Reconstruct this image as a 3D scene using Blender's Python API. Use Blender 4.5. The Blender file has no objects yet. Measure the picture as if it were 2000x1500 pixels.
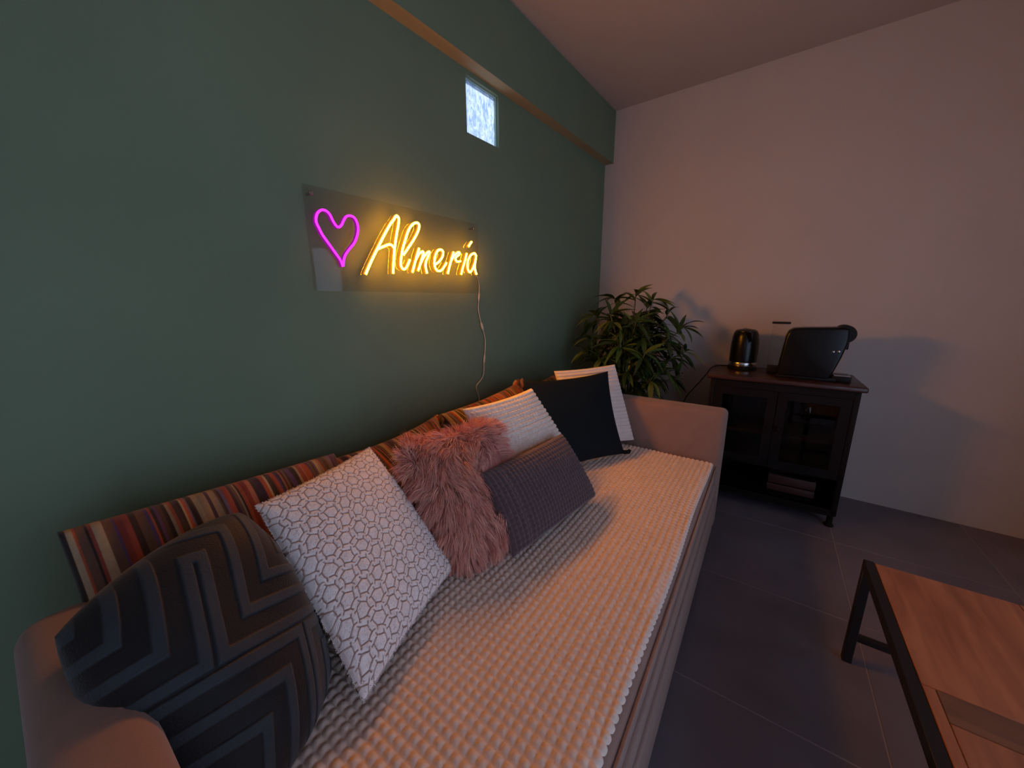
import bpy, bmesh, math, random
import numpy as np
from mathutils import Vector, Matrix

S = bpy.context.scene
COL = S.collection
random.seed(7)
RNG = np.random.default_rng(11)
PI = math.pi

# ------------------------------------------------------------------ camera, sky, sun, exposure
cam_d = bpy.data.cameras.new('camera')
cam = bpy.data.objects.new('camera', cam_d)
COL.objects.link(cam)
S.camera = cam
yaw, pitch, roll = math.radians(37.2748), math.radians(-12.8262), math.radians(-0.2774)
fwd = Vector((-math.sin(yaw) * math.cos(pitch), math.cos(yaw) * math.cos(pitch), math.sin(pitch)))
rgt = Vector((math.cos(yaw), math.sin(yaw), 0))
upv = rgt.cross(fwd)
r2 = rgt * math.cos(roll) + upv * math.sin(roll)
u2 = upv * math.cos(roll) - rgt * math.sin(roll)
cam.matrix_world = Matrix(((r2.x, u2.x, -fwd.x, 1.358), (r2.y, u2.y, -fwd.y, -3.024), (r2.z, u2.z, -fwd.z, 1.256), (0, 0, 0, 1)))
cam_d.sensor_width = 36.0
cam_d.lens = 36.0 * 715.3 / 2000.0
cam_d.clip_start = 0.02

world = bpy.data.worlds.new('dusk_sky')
S.world = world
world.use_nodes = True
bg = world.node_tree.nodes['Background']
bg.inputs['Color'].default_value = (0.57, 0.70, 1.0, 1)
bg.inputs['Strength'].default_value = 2.05

sun_d = bpy.data.lights.new('sun', 'SUN')           # low sun on the street side, only the glass block sees it
sun_d.energy = 4.2
sun_d.color = (0.80, 0.90, 1.0)
sun_d.angle = math.radians(1.0)
sun = bpy.data.objects.new('sun', sun_d)
COL.objects.link(sun)
sun.rotation_euler = Vector((0.95, 0.12, -0.10)).to_track_quat('-Z', 'Y').to_euler()
sun.location = (-3, -2, 4)

S.view_settings.view_transform = 'Standard'
S.view_settings.look = 'None'
S.view_settings.gamma = 1.0
S.view_settings.use_curve_mapping = False
S.view_settings.exposure = 0.0
try:
    S.cycles.use_denoising = True
    S.cycles.sample_clamp_indirect = 4.0
    S.cycles.max_bounces = 5
    S.cycles.diffuse_bounces = 3
    S.cycles.glossy_bounces = 3
    S.cycles.adaptive_threshold = 0.10
    S.cycles.transparent_max_bounces = 6
except Exception:
    pass

ROOM_X, ROOM_Y, ROOM_Z = 2.9, -4.6, 2.663
NEON = 150.0          # brightness of the lit neon tubes

# ------------------------------------------------------------------ helpers
def lin(r, g, b):
    f = lambda c: (c / 255 / 12.92) if c / 255 <= 0.04045 else ((c / 255 + 0.055) / 1.055) ** 2.4
    return (f(r), f(g), f(b), 1.0)

MATS = {}
def mat(name, color, rough=0.8, metal=0.0, noise=0.0, nscale=8.0, bump=0.0, bscale=60.0, sheen=0.0, spec=0.5, attr=None, coat=0.0, detail=4.0, stretch=None):
    if name in MATS:
        return MATS[name]
    m = bpy.data.materials.new(name)
    m.use_nodes = True
    nt = m.node_tree
    b = nt.nodes['Principled BSDF']
    b.inputs['Base Color'].default_value = color
    b.inputs['Roughness'].default_value = rough
    b.inputs['Metallic'].default_value = metal
    b.inputs['Specular IOR Level'].default_value = spec
    b.inputs['Sheen Weight'].default_value = sheen
    b.inputs['Coat Weight'].default_value = coat
    tc = nt.nodes.new('ShaderNodeTexCoord')
    vec = tc.outputs['Object']
    if stretch:
        mp = nt.nodes.new('ShaderNodeMapping')
        mp.inputs['Scale'].default_value = stretch
        nt.links.new(vec, mp.inputs['Vector'])
        vec = mp.outputs['Vector']
    src = None
    if attr:
        a = nt.nodes.new('ShaderNodeAttribute')
        a.attribute_name = attr
        src = a.outputs['Color']
    if noise > 0:
        n = nt.nodes.new('ShaderNodeTexNoise')
        n.inputs['Scale'].default_value = nscale
        n.inputs['Detail'].default_value = detail
        nt.links.new(vec, n.inputs['Vector'])
        mr = nt.nodes.new('ShaderNodeMapRange')
        mr.inputs['From Min'].default_value = 0.3
        mr.inputs['From Max'].default_value = 0.7
        mr.inputs['To Min'].default_value = 1 - noise
        mr.inputs['To Max'].default_value = 1 + noise
        nt.links.new(n.outputs['Fac'], mr.inputs['Value'])
        mx = nt.nodes.new('ShaderNodeVectorMath')
        mx.operation = 'SCALE'
        if src is None:
            mx.inputs[0].default_value = color[:3]
        else:
            nt.links.new(src, mx.inputs[0])
        nt.links.new(mr.outputs['Result'], mx.inputs['Scale'])
        src = mx.outputs['Vector']
    if src is not None:
        nt.links.new(src, b.inputs['Base Color'])
    if bump > 0:
        n2 = nt.nodes.new('ShaderNodeTexNoise')
        n2.inputs['Scale'].default_value = bscale
        n2.inputs['Detail'].default_value = 3
        nt.links.new(vec, n2.inputs['Vector'])
        bp = nt.nodes.new('ShaderNodeBump')
        bp.inputs['Strength'].default_value = bump
        bp.inputs['Distance'].default_value = 0.004
        nt.links.new(n2.outputs['Fac'], bp.inputs['Height'])
        nt.links.new(bp.outputs['Normal'], b.inputs['Normal'])
    MATS[name] = m
    return m

def emit_mat(name, color, strength):
    m = bpy.data.materials.new(name)
    m.use_nodes = True
    nt = m.node_tree
    nt.nodes.remove(nt.nodes['Principled BSDF'])
    e = nt.nodes.new('ShaderNodeEmission')
    e.inputs['Color'].default_value = (*color, 1)
    e.inputs['Strength'].default_value = strength
    nt.links.new(e.outputs[0], nt.nodes['Material Output'].inputs['Surface'])
    return m

def clear_mat(name, tint=(1, 1, 1), ior=1.49, rough=0.02, gloss=1.0):
    """thin clear sheet: lets light straight through, mirrors by Fresnel"""
    m = bpy.data.materials.new(name)
    m.use_nodes = True
    nt = m.node_tree
    nt.nodes.remove(nt.nodes['Principled BSDF'])
    t = nt.nodes.new('ShaderNodeBsdfTransparent')
    t.inputs['Color'].default_value = (*tint, 1)
    g = nt.nodes.new('ShaderNodeBsdfGlossy')
    g.inputs['Roughness'].default_value = rough
    g.inputs['Color'].default_value = (gloss, gloss, gloss, 1)
    fr = nt.nodes.new('ShaderNodeFresnel')
    fr.inputs['IOR'].default_value = ior
    mx = nt.nodes.new('ShaderNodeMixShader')
    geo = nt.nodes.new('ShaderNodeNewGeometry')      # inner faces stay clear, so a thin sheet has no false total reflection
    inv = nt.nodes.new('ShaderNodeMath'); inv.operation = 'SUBTRACT'; inv.inputs[0].default_value = 1.0
    ml = nt.nodes.new('ShaderNodeMath'); ml.operation = 'MULTIPLY'
    nt.links.new(geo.outputs['Backfacing'], inv.inputs[1])
    nt.links.new(inv.outputs[0], ml.inputs[0]); nt.links.new(fr.outputs[0], ml.inputs[1])
    nt.links.new(ml.outputs[0], mx.inputs['Fac'])
    nt.links.new(t.outputs[0], mx.inputs[1])
    nt.links.new(g.outputs[0], mx.inputs[2])
    nt.links.new(mx.outputs[0], nt.nodes['Material Output'].inputs['Surface'])
    return m

def tag(o, label=None, cat=None, group=None, kind=None):
    if label: o['label'] = label
    if cat: o['category'] = cat
    if group: o['group'] = group
    if kind: o['kind'] = kind
    return o

def empty(name, loc=(0, 0, 0), rz=0.0):
    o = bpy.data.objects.new(name, None)
    o.empty_display_size = 0.1
    COL.objects.link(o)
    o.location = loc
    o.rotation_euler = (0, 0, rz)
    return o

def link(name, me, parent=None):
    o = bpy.data.objects.new(name, me)
    COL.objects.link(o)
    if parent is not None:
        o.parent = parent
    return o

def pymesh(name, verts, faces, m, smooth=True):
    me = bpy.data.meshes.new(name)
    me.from_pydata([tuple(map(float, v)) for v in verts], [], [tuple(int(i) for i in f) for f in faces])
    if m: me.materials.append(m)
    me.update()
    if smooth:
        me.polygons.foreach_set('use_smooth', [True] * len(me.polygons))
    return me

def npmesh(name, verts, quads, m, smooth=True):
    """fast path for big grids; quads (N,3 or 4) int array"""
    me = bpy.data.meshes.new(name)
    verts = np.asarray(verts, np.float32); quads = np.asarray(quads, np.int32)
    k = quads.shape[1]
    me.vertices.add(len(verts)); me.vertices.foreach_set('co', verts.ravel())
    me.loops.add(quads.size); me.loops.foreach_set('vertex_index', quads.ravel())
    me.polygons.add(len(quads))
    me.polygons.foreach_set('loop_start', np.arange(0, quads.size, k, dtype=np.int32))
    me.polygons.foreach_set('use_smooth', np.full(len(quads), smooth))
    me.update(calc_edges=True)
    me.validate()
    if m: me.materials.append(m)
    return me

def vcol(me, rgb, name='Col'):
    a = me.attributes.new(name, 'FLOAT_COLOR', 'POINT')
    c = np.ones((len(me.vertices), 4), np.float32)
    c[:, :3] = rgb
    a.data.foreach_set('color', c.ravel())

def boxes(name, specs, m, parent=None, bevel=0.0, seg=2, smooth=False):
    """one mesh from boxes (x0,x1,y0,y1,z0,z1)"""
    bm = bmesh.new()
    for (x0, x1, y0, y1, z0, z1) in specs:
        r = bmesh.ops.create_cube(bm, size=1.0)
        for v in r['verts']:
            v.co = Vector(((x0 + x1) / 2 + v.co.x * (x1 - x0), (y0 + y1) / 2 + v.co.y * (y1 - y0), (z0 + z1) / 2 + v.co.z * (z1 - z0)))
    if bevel > 0:
        bmesh.ops.bevel(bm, geom=bm.edges[:], offset=bevel, segments=seg, affect='EDGES', profile=0.5)
    me = bpy.data.meshes.new(name)
    bm.to_mesh(me); bm.free()
    me.materials.append(m)
    if smooth or bevel > 0:
        me.polygons.foreach_set('use_smooth', [True] * len(me.polygons))
        try:
            me.set_sharp_from_angle(angle=math.radians(40))
        except Exception:
            pass
    return link(name, me, parent)

def spline(pts, n=6):
    """Catmull-Rom resample"""
    p = np.array(pts, float)
    if len(p) < 3:
        return np.array([p[0] + (p[-1] - p[0]) * t for t in np.linspace(0, 1, n + 1)])
    q = np.vstack([2 * p[0] - p[1], p, 2 * p[-1] - p[-2]])
    out = []
    for i in range(1, len(q) - 2):
        for t in np.linspace(0, 1, n, endpoint=False):
            a, b, c, d = q[i - 1], q[i], q[i + 1], q[i + 2]
            out.append(0.5 * (2 * b + (c - a) * t + (2 * a - 5 * b + 4 * c - d) * t * t + (3 * b - a - 3 * c + d) * t ** 3))
    out.append(p[-1])
    return np.array(out)

def tube(name, path, rad, m, parent=None, k=8):
    path = np.array(path, float)
    n = len(path)
    rad = np.full(n, rad) if np.isscalar(rad) else np.array(rad)
    tan = np.gradient(path, axis=0)
    tan /= np.linalg.norm(tan, axis=1)[:, None] + 1e-9
    ref = np.array([0, 0, 1.0]) if abs(tan[0][2]) < 0.9 else np.array([1.0, 0, 0])
    V = []
    for i in range(n):
        a = ref - tan[i] * (ref @ tan[i]); a /= np.linalg.norm(a) + 1e-9
        b = np.cross(tan[i], a); ref = a
        for j in range(k):
            t = 2 * PI * j / k
            V.append(path[i] + rad[i] * (a * math.cos(t) + b * math.sin(t)))
    F = [(i * k + j, i * k + (j + 1) % k, (i + 1) * k + (j + 1) % k, (i + 1) * k + j) for i in range(n - 1) for j in range(k)]
    F += [tuple(range(k - 1, -1, -1)), tuple((n - 1) * k + j for j in range(k))]
    return link(name, pymesh(name, V, F, m), parent)

def lathe(name, prof, m, parent=None, k=32, loc=(0, 0, 0), sharp=40):
    V, F = [], []
    for (r, z) in prof:
        for j in range(k):
            t = 2 * PI * j / k
            V.append((loc[0] + r * math.cos(t), loc[1] + r * math.sin(t), loc[2] + z))
    n = len(prof)
    F = [(i * k + j, i * k + (j + 1) % k, (i + 1) * k + (j + 1) % k, (i + 1) * k + j) for i in range(n - 1) for j in range(k)]
    F += [tuple(range(k - 1, -1, -1)), tuple((n - 1) * k + j for j in range(k))]
    me = pymesh(name, V, F, m)
    try:
        me.set_sharp_from_angle(angle=math.radians(sharp))
    except Exception:
        pass
    return link(name, me, parent)

def extrude_y(name, poly, y0, y1, m, parent=None, bevel=0.0):
    """polygon in x,z pushed along y"""
    bm = bmesh.new()
    a = [bm.verts.new((x, y0, z)) for x, z in poly]
    f = bm.faces.new(a)
    r = bmesh.ops.extrude_face_region(bm, geom=[f])
    for v in [g for g in r['geom'] if isinstance(g, bmesh.types.BMVert)]:
        v.co.y = y1
    bmesh.ops.recalc_face_normals(bm, faces=bm.faces[:])
    if bevel > 0:
        es = [e for e in bm.edges if abs(e.verts[0].co.y - e.verts[1].co.y) < 1e-6]
        bmesh.ops.bevel(bm, geom=es, offset=bevel, segments=3, affect='EDGES', profile=0.5)
    me = bpy.data.meshes.new(name)
    bm.to_mesh(me); bm.free()
    me.materials.append(m)
    me.polygons.foreach_set('use_smooth', [True] * len(me.polygons))
    try:
        me.set_sharp_from_angle(angle=math.radians(35))
    except Exception:
        pass
    return link(name, me, parent)

# ------------------------------------------------------------------ materials
M_GREEN = mat('sage_green_paint', lin(112, 133, 108), 0.85, noise=0.05, nscale=2.5, bump=0.10, bscale=220)
M_WHITE = mat('white_wall_paint', lin(205, 196, 190), 0.9, noise=0.03, nscale=2.0, bump=0.10, bscale=160)
M_CEIL = mat('ceiling_paint', lin(186, 176, 170), 0.95, noise=0.02, nscale=1.5)
M_GROUT = mat('grout', lin(150, 144, 148), 0.95)
M_TILES = [mat('stone_tile_%d' % i, c, 0.52, noise=0.16, nscale=3.0 + i, bump=0.05, bscale=30, detail=8) for i, c in enumerate((lin(116, 110, 120), lin(111, 106, 115), lin(121, 114, 123)))]
M_BLOCKFRAME = mat('mortar_green', lin(160, 185, 172), 0.8)
M_ALU = mat('dark_aluminium', lin(60, 60, 64), 0.45, metal=0.7)
M_SOFA = mat('taupe_upholstery', lin(146, 117, 106), 0.92, noise=0.06, nscale=18, bump=0.25, bscale=420, sheen=0.25)
M_BLANKET = mat('cream_plush', lin(226, 205, 190), 0.92, noise=0.05, nscale=40, bump=0.25, bscale=500, sheen=0.35)
M_KNIT = mat('tufted_wool', (1, 1, 1, 1), 0.95, noise=0.06, nscale=60, bump=0.5, bscale=350, sheen=0.3, attr='Col')
M_PRINT = mat('woven_stripe', (1, 1, 1, 1), 0.85, noise=0.08, nscale=90, bump=0.2, bscale=500, sheen=0.15, attr='Col')
M_VELVET = mat('dark_velvet', (1, 1, 1, 1), 0.65, noise=0.15, nscale=14, bump=0.3, bscale=300, sheen=0.18, spec=0.3, attr='Col')
M_WAFFLE = mat('mauve_waffle_plush', lin(86, 68, 72), 0.9, noise=0.1, nscale=40, bump=0.3, bscale=400, sheen=0.4)
M_DKGREEN = mat('dark_green_cotton', lin(11, 24, 29), 0.85, noise=0.08, nscale=8, bump=0.15, bscale=600, spec=0.25)
M_CORD = mat('white_corduroy', lin(232, 222, 214), 0.92, noise=0.04, nscale=40, bump=0.2, bscale=500, sheen=0.3)
M_BACKCLOTH = mat('brown_backing_cloth', lin(120, 92, 88), 0.9, bump=0.2, bscale=500)
M_FURBASE = mat('fur_backing', lin(170, 110, 100), 0.95)
M_FUR = mat('pink_fur', (1, 1, 1, 1), 0.75, sheen=0.2, attr='Col')
M_DARKWOOD = mat('dark_stained_wood', lin(20, 12, 11), 0.6, spec=0.2, noise=0.35, nscale=5, stretch=(2, 14, 14), bump=0.05)
M_TOPWOOD = mat('dark_red_wood_top', lin(62, 32, 27), 0.38, noise=0.3, nscale=5, stretch=(2, 14, 14), coat=0.2)
M_BLACKPL = mat('black_plastic', lin(9, 9, 10), 0.28, spec=0.35)
M_BLACKMT = mat('black_matt_plastic', lin(11, 11, 12), 0.55, spec=0.3)
M_CHROME = mat('brushed_steel', lin(190, 188, 186), 0.22, metal=1.0)
M_CABLE = mat('pale_cable', lin(205, 198, 186), 0.6)
M_STEEL = mat('black_steel', lin(24, 20, 22), 0.5, noise=0.1, nscale=20)
M_POT = mat('dark_pot', lin(48, 44, 42), 0.6)
M_SOIL = mat('soil', lin(44, 34, 28), 1.0, noise=0.4, nscale=60, bump=0.8, bscale=80)
M_STEM = mat('plant_stem', lin(96, 104, 62), 0.7, noise=0.2, nscale=20)
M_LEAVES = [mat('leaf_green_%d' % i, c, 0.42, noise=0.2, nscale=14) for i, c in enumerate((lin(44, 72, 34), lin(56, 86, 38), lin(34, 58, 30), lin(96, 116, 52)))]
M_GLASS = clear_mat('clear_glass', (0.96, 0.97, 0.97), 1.45)
M_ACRYL = clear_mat('clear_acrylic', (0.93, 0.92, 0.92), 1.49, gloss=0.6)

# ------------------------------------------------------------------ the room
T = 0.2
WY0, WY1, WZ0, WZ1 = -1.584, -1.343, 2.040, 2.280      # glass block opening
o = boxes('wall_left', [(-T, 0, ROOM_Y - T, WY0, 0, ROOM_Z), (-T, 0, WY1, T, 0, ROOM_Z), (-T, 0, WY0, WY1, 0, WZ0), (-T, 0, WY0, WY1, WZ1, ROOM_Z)], M_GREEN)
tag(o, 'sage green painted wall behind the sofa', 'wall', kind='structure')
o = boxes('wall_back', [(0, ROOM_X, 0, T, 0, ROOM_Z)], M_WHITE)
tag(o, 'off-white plastered wall behind the plant and dark cabinet', 'wall', kind='structure')
DY0, DY1, DZ1 = -4.3, -1.65, 2.05                       # glazed door to the terrace
VY0, VY1, VZ0, VZ1 = -1.02, -0.62, 1.00, 1.87           # narrow window beside it
o = boxes('wall_right', [(ROOM_X, ROOM_X + T, VY1, T, 0, ROOM_Z), (ROOM_X, ROOM_X + T, DY1, VY0, 0, ROOM_Z), (ROOM_X, ROOM_X + T, VY0, VY1, 0, VZ0), (ROOM_X, ROOM_X + T, VY0, VY1, VZ1, ROOM_Z), (ROOM_X, ROOM_X + T, ROOM_Y - T, DY0, 0, ROOM_Z), (ROOM_X, ROOM_X + T, DY0, DY1, DZ1, ROOM_Z)], M_WHITE)
tag(o, 'off-white wall with the terrace door, outside the picture', 'wall', kind='structure')
o = boxes('wall_front', [(0, ROOM_X, ROOM_Y - T, ROOM_Y, 0, ROOM_Z)], M_WHITE)
tag(o, 'off-white wall behind the camera', 'wall', kind='structure')
o = boxes('ceiling', [(-T, ROOM_X + T, ROOM_Y - T, T, ROOM_Z, ROOM_Z + T)], M_CEIL)
tag(o, 'plain off-white ceiling', 'ceiling', kind='structure')
o = boxes('trim_1', [(0, 0.068, ROOM_Y, 0, 2.302, ROOM_Z)], M_GREEN)
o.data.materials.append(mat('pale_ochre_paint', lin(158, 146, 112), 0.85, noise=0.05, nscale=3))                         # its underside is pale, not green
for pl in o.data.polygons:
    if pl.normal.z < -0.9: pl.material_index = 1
tag(o, 'green boxed-in beam running along the top of the green wall', 'beam', kind='structure')

# floor: grout bed with every tile laid on it
floor = boxes('floor', [(-T, ROOM_X + T, ROOM_Y - T, T, -0.2, -0.0010)], M_GROUT)
tag(floor, 'dark grey stone tile floor', 'floor', kind='structure')
TH = math.radians(2.5); PITCH = 0.608; GAP = 0.0035
ta, tb = np.array([math.cos(TH), math.sin(TH)]), np.array([-math.sin(TH), math.cos(TH)])
def clip_poly(poly, ax, v, keep_less):
    out = []
    for i in range(len(poly)):
        a, b = poly[i], poly[(i + 1) % len(poly)]
        ia, ib = ((a[ax] <= v) == keep_less), ((b[ax] <= v) == keep_less)
        if ia: out.append(a)
        if ia != ib:
            t = (v - a[ax]) / (b[ax] - a[ax]); out.append(a + (b - a) * t)
    return out
for i in range(-4, 5):
    for j in range(-9, 4):
        u0, v0 = 1.652 + i * PITCH, -0.709 + j * PITCH
        poly = [ta * (u0 + du) + tb * (v0 + dv) for du, dv in ((GAP / 2, GAP / 2), (PITCH - GAP / 2, GAP / 2), (PITCH - GAP / 2, PITCH - GAP / 2), (GAP / 2, PITCH - GAP / 2))]
        for ax, v, kl in ((0, 0.0, False), (0, ROOM_X, True), (1, ROOM_Y, False), (1, 0.0, True)):
            if poly: poly = clip_poly(poly, ax, v, kl)
        if len(poly) < 3: continue
        n = len(poly)
        c = sum(poly) / n
        top = [p + (c - p) / (np.linalg.norm(c - p) + 1e-9) * 0.0018 for p in poly]
        V = [(p[0], p[1], -0.010) for p in poly] + [(p[0], p[1], -0.0012) for p in poly] + [(p[0], p[1], 0.0) for p in top]
        F = [(k, (k + 1) % n, n + (k + 1) % n, n + k) for k in range(n)] + [(n + k, n + (k + 1) % n, 2 * n + (k + 1) % n, 2 * n + k) for k in range(n)] + [tuple(range(2 * n, 3 * n))]
        link('tile', pymesh('tile', V, F, M_TILES[(i * 5 + j * 3) % 3], smooth=False), floor)

# glass block window
def block_mat():
    m = bpy.data.materials.new('rippled_glass_block')
    m.use_nodes = True
    nt = m.node_tree
    nt.nodes.remove(nt.nodes['Principled BSDF'])
    tc = nt.nodes.new('ShaderNodeTexCoord')
    mp = nt.nodes.new('ShaderNodeMapping'); mp.inputs['Scale'].default_value = (1, 2.2, 1.0)
    n = nt.nodes.new('ShaderNodeTexNoise'); n.inputs['Scale'].default_value = 26; n.inputs['Detail'].default_value = 3; n.inputs['Distortion'].default_value = 1.2
    nt.links.new(tc.outputs['Object'], mp.inputs['Vector']); nt.links.new(mp.outputs[0], n.inputs['Vector'])
    cr = nt.nodes.new('ShaderNodeValToRGB')  # blue-to-white mottle of outdoor light refracted in the block, put into its colour
    cr.color_ramp.elements[0].position = 0.36; cr.color_ramp.elements[0].color = (0.27, 0.35, 0.56, 1)
    cr.color_ramp.elements[1].position = 0.64; cr.color_ramp.elements[1].color = (0.64, 0.68, 0.76, 1)
    nt.links.new(n.outputs['Fac'], cr.inputs['Fac'])
    bp = nt.nodes.new('ShaderNodeBump'); bp.inputs['Strength'].default_value = 0.8; bp.inputs['Distance'].default_value = 0.01
    nt.links.new(n.outputs['Fac'], bp.inputs['Height'])
    t = nt.nodes.new('ShaderNodeBsdfTranslucent')
    nt.links.new(cr.outputs['Color'], t.inputs['Color']); nt.links.new(bp.outputs[0], t.inputs['Normal'])
    g = nt.nodes.new('ShaderNodeBsdfGlossy'); g.inputs['Roughness'].default_value = 0.15
    nt.links.new(bp.outputs[0], g.inputs['Normal'])
    mx = nt.nodes.new('ShaderNodeMixShader'); mx.inputs['Fac'].default_value = 0.06
    nt.links.new(t.outputs[0], mx.inputs[1]); nt.links.new(g.outputs[0], mx.inputs[2])
    nt.links.new(mx.outputs[0], nt.nodes['Material Output'].inputs['Surface'])
    return m
win = empty('window_1', (-0.016, (WY0 + WY1) / 2, WZ0))
tag(win, 'small square glass block window high in the green wall', 'window', kind='structure')
wy, wz = WY1 - WY0, WZ1 - WZ0
fr = 0.005
boxes('frame', [(-0.06, 0.0, -wy / 2, -wy / 2 + fr, 0, wz), (-0.06, 0.0, wy / 2 - fr, wy / 2, 0, wz), (-0.06, 0.0, -wy / 2 + fr, wy / 2 - fr, 0, fr), (-0.06, 0.0, -wy / 2 + fr, wy / 2 - fr, wz - fr, wz)], M_BLOCKFRAME, win)
# rippled pane: a single sheet with real waves
nn = 36
yy, zz = np.meshgrid(np.linspace(-wy / 2 + fr, wy / 2 - fr, nn), np.linspace(fr, wz - fr, nn), indexing='ij')
xx = -0.012 + 0.0012 * (np.sin(yy * 210 + 2 * np.sin(zz * 60)) * np.sin(zz * 120 + 1.3) + np.sin(zz * 60 + yy * 90))
idx = np.arange(nn * nn).reshape(nn, nn)
Q = np.stack([idx[:-1, :-1], idx[1:, :-1], idx[1:, 1:], idx[:-1, 1:]], -1).reshape(-1, 4)
link('glass_pane', npmesh('glass_pane', np.stack([xx, yy, zz], -1).reshape(-1, 3), Q, block_mat()), win)

# terrace door (only its reflection and its light reach the picture)
door = empty('door_1', (ROOM_X + 0.1, (DY0 + DY1) / 2, 0))
tag(door, 'wide glazed sliding door to the terrace, outside the picture', 'door', kind='structure')
hl = (DY1 - DY0) / 2
npan = 3
fw = 0.05
specs = [(-0.03, 0.03, -hl, hl, 0, fw), (-0.03, 0.03, -hl, hl, DZ1 - fw, DZ1)]
for k in range(npan + 1):
    y = -hl + 2 * hl * k / npan
    specs.append((-0.03, 0.03, max(-hl, y - fw / 2), min(hl, y + fw / 2), fw, DZ1 - fw))
boxes('frame', specs, M_ALU, door)
for k in range(npan):
    y0 = -hl + 2 * hl * k / npan + fw / 2; y1 = -hl + 2 * hl * (k + 1) / npan - fw / 2
    boxes('glass_pane', [(-0.003, 0.003, y0, y1, fw, DZ1 - fw)], M_GLASS, door)

w2 = empty('window_2', (ROOM_X + 0.1, (VY0 + VY1) / 2, VZ0))
tag(w2, 'narrow upright window beside the terrace door, mirrored in the sign', 'window', kind='structure')
hv, hz = (VY1 - VY0) / 2, VZ1 - VZ0
boxes('frame', [(-0.03, 0.03, -hv, -hv + 0.03, 0, hz), (-0.03, 0.03, hv - 0.03, hv, 0, hz), (-0.03, 0.03, -hv + 0.03, hv - 0.03, 0, 0.03), (-0.03, 0.03, -hv + 0.03, hv - 0.03, hz - 0.03, hz)], M_ALU, w2)
boxes('glass_pane', [(-0.003, 0.003, -hv + 0.03, hv - 0.03, 0.03, hz - 0.03)], M_GLASS, w2)

# ------------------------------------------------------------------ sofa (day bed), local x runs towards the camera, local y out into the room
SO = (1.147, -0.85, 0.0); SR = math.atan2(-0.99905, 0.0436)
SL, SD, AT, AH = 2.252, 0.93, 0.115, 0.70
sofa = empty('sofa', SO, SR)
tag(sofa, 'long taupe upholstered day bed sofa with plain panel arms along the green wall', 'sofa')
boxes('arm', [(0, AT, -SD, 0, 0.03, AH)], M_SOFA, sofa, bevel=0.028, seg=4)
boxes('arm', [(SL - AT, SL, -SD, 0, 0.03, AH)], M_SOFA, sofa, bevel=0.042, seg=5)
boxes('back_panel', [(AT, SL - AT, -SD, -SD + 0.06, 0.03, 0.54)], M_SOFA, sofa, bevel=0.02, seg=3)
boxes('seat_base', [(AT, SL - AT, -SD + 0.06, -0.012, 0.235, 0.30)], M_SOFA, sofa, bevel=0.012, seg=3)
boxes('front_panel', [(AT, SL - AT, -0.05, -0.004, 0.03, 0.228)], M_SOFA, sofa, bevel=0.010, seg=3)
boxes('mattress', [(AT + 0.004, SL - AT - 0.004, -SD + 0.062, -0.020, 0.302, 0.424)], M_SOFA, sofa, bevel=0.022, seg=4)
tube('piping', [(AT + 0.03, -0.016, 0.412), (SL / 2, -0.015, 0.412), (SL - AT - 0.03, -0.016, 0.412)], 0.004, M_SOFA, sofa)
for fx in (0.06, SL - 0.06):
    for fy in (-0.06, -SD + 0.06):
        boxes('foot', [(fx - 0.025, fx + 0.025, fy - 0.025, fy + 0.025, 0, 0.03)], M_BLACKMT, sofa)

# quilted blanket over the seat
def blanket():
    x0, x1 = 0.150, 2.120
    flat = 0.80                       # depth of the flat part
    rr, drop = 0.016, 0.018
    arc = rr * PI / 2
    p = 0.0215
    nx = int((x1 - x0) / p); p_x = (x1 - x0) / nx
    tot = flat + arc + drop; ns = int(tot / p); p_s = tot / ns
    k = 6
    xs = np.linspace(x0, x1, nx * k + 1); ss = np.linspace(0, tot, ns * k + 1)
    X, Sg = np.meshgrid(xs, ss, indexing='ij')
    a = np.clip((Sg - flat) / rr, 0, PI / 2)
    down = np.clip(Sg - flat - arc, 0, None)
    yb = -0.036 - rr - flat + np.minimum(Sg, flat)
    Yp = yb + rr * np.sin(a); Zp = 0.431 - rr * (1 - np.cos(a)) - down
    ny, nz = np.sin(a), np.cos(a)
    fx = ((X - x0) / p_x) % 1.0; fs = (Sg / p_s) % 1.0
    h = 0.0085 * (1 - np.abs(2 * fx - 1) ** 2.0) ** 0.9 * (0.25 + 0.75 * (1 - np.abs(2 * fs - 1) ** 2.0) ** 0.9)
    wob = 0.0015 * np.sin(X * 9 + Sg * 5) + 0.0012 * np.sin(X * 23 - Sg * 17)
    edge = np.clip((np.minimum(X - x0, x1 - X)) / 0.012, 0, 1)
    Zp = Zp + wob * (a < 0.2) - 0.012 * (1 - edge) ** 2
    Yp = Yp + ny * h + 0.004 * np.sin(X * 7.0) * np.clip((Sg - 0.5) / 0.4, 0, 1); Zp = Zp + nz * h
    idx = np.arange(X.size).reshape(X.shape)
    Q = np.stack([idx[:-1, :-1], idx[1:, :-1], idx[1:, 1:], idx[:-1, 1:]], -1).reshape(-1, 4)
    me = npmesh('blanket', np.stack([X, Yp, Zp], -1).reshape(-1, 3), Q, M_BLANKET)
    o = link('blanket', me); o.location = SO; o.rotation_euler = (0, 0, SR)
    sm = o.modifiers.new('thickness', 'SOLIDIFY'); sm.thickness = 0.004; sm.offset = -1
    tag(o, 'cream quilted blanket with small square puffs spread over the sofa seat', 'blanket')
blanket()

# ------------------------------------------------------------------ cushions
def smooth_noise(U, V, seed, amp):
    r = np.random.default_rng(seed); out = np.zeros_like(U)
    for k in range(7):
        a, b = r.uniform(-9, 9, 2); ph = r.uniform(0, 6.28)
        out += np.sin(a * U + b * V + ph) / (1 + 0.25 * (abs(a) + abs(b)))
    return out * amp

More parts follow.
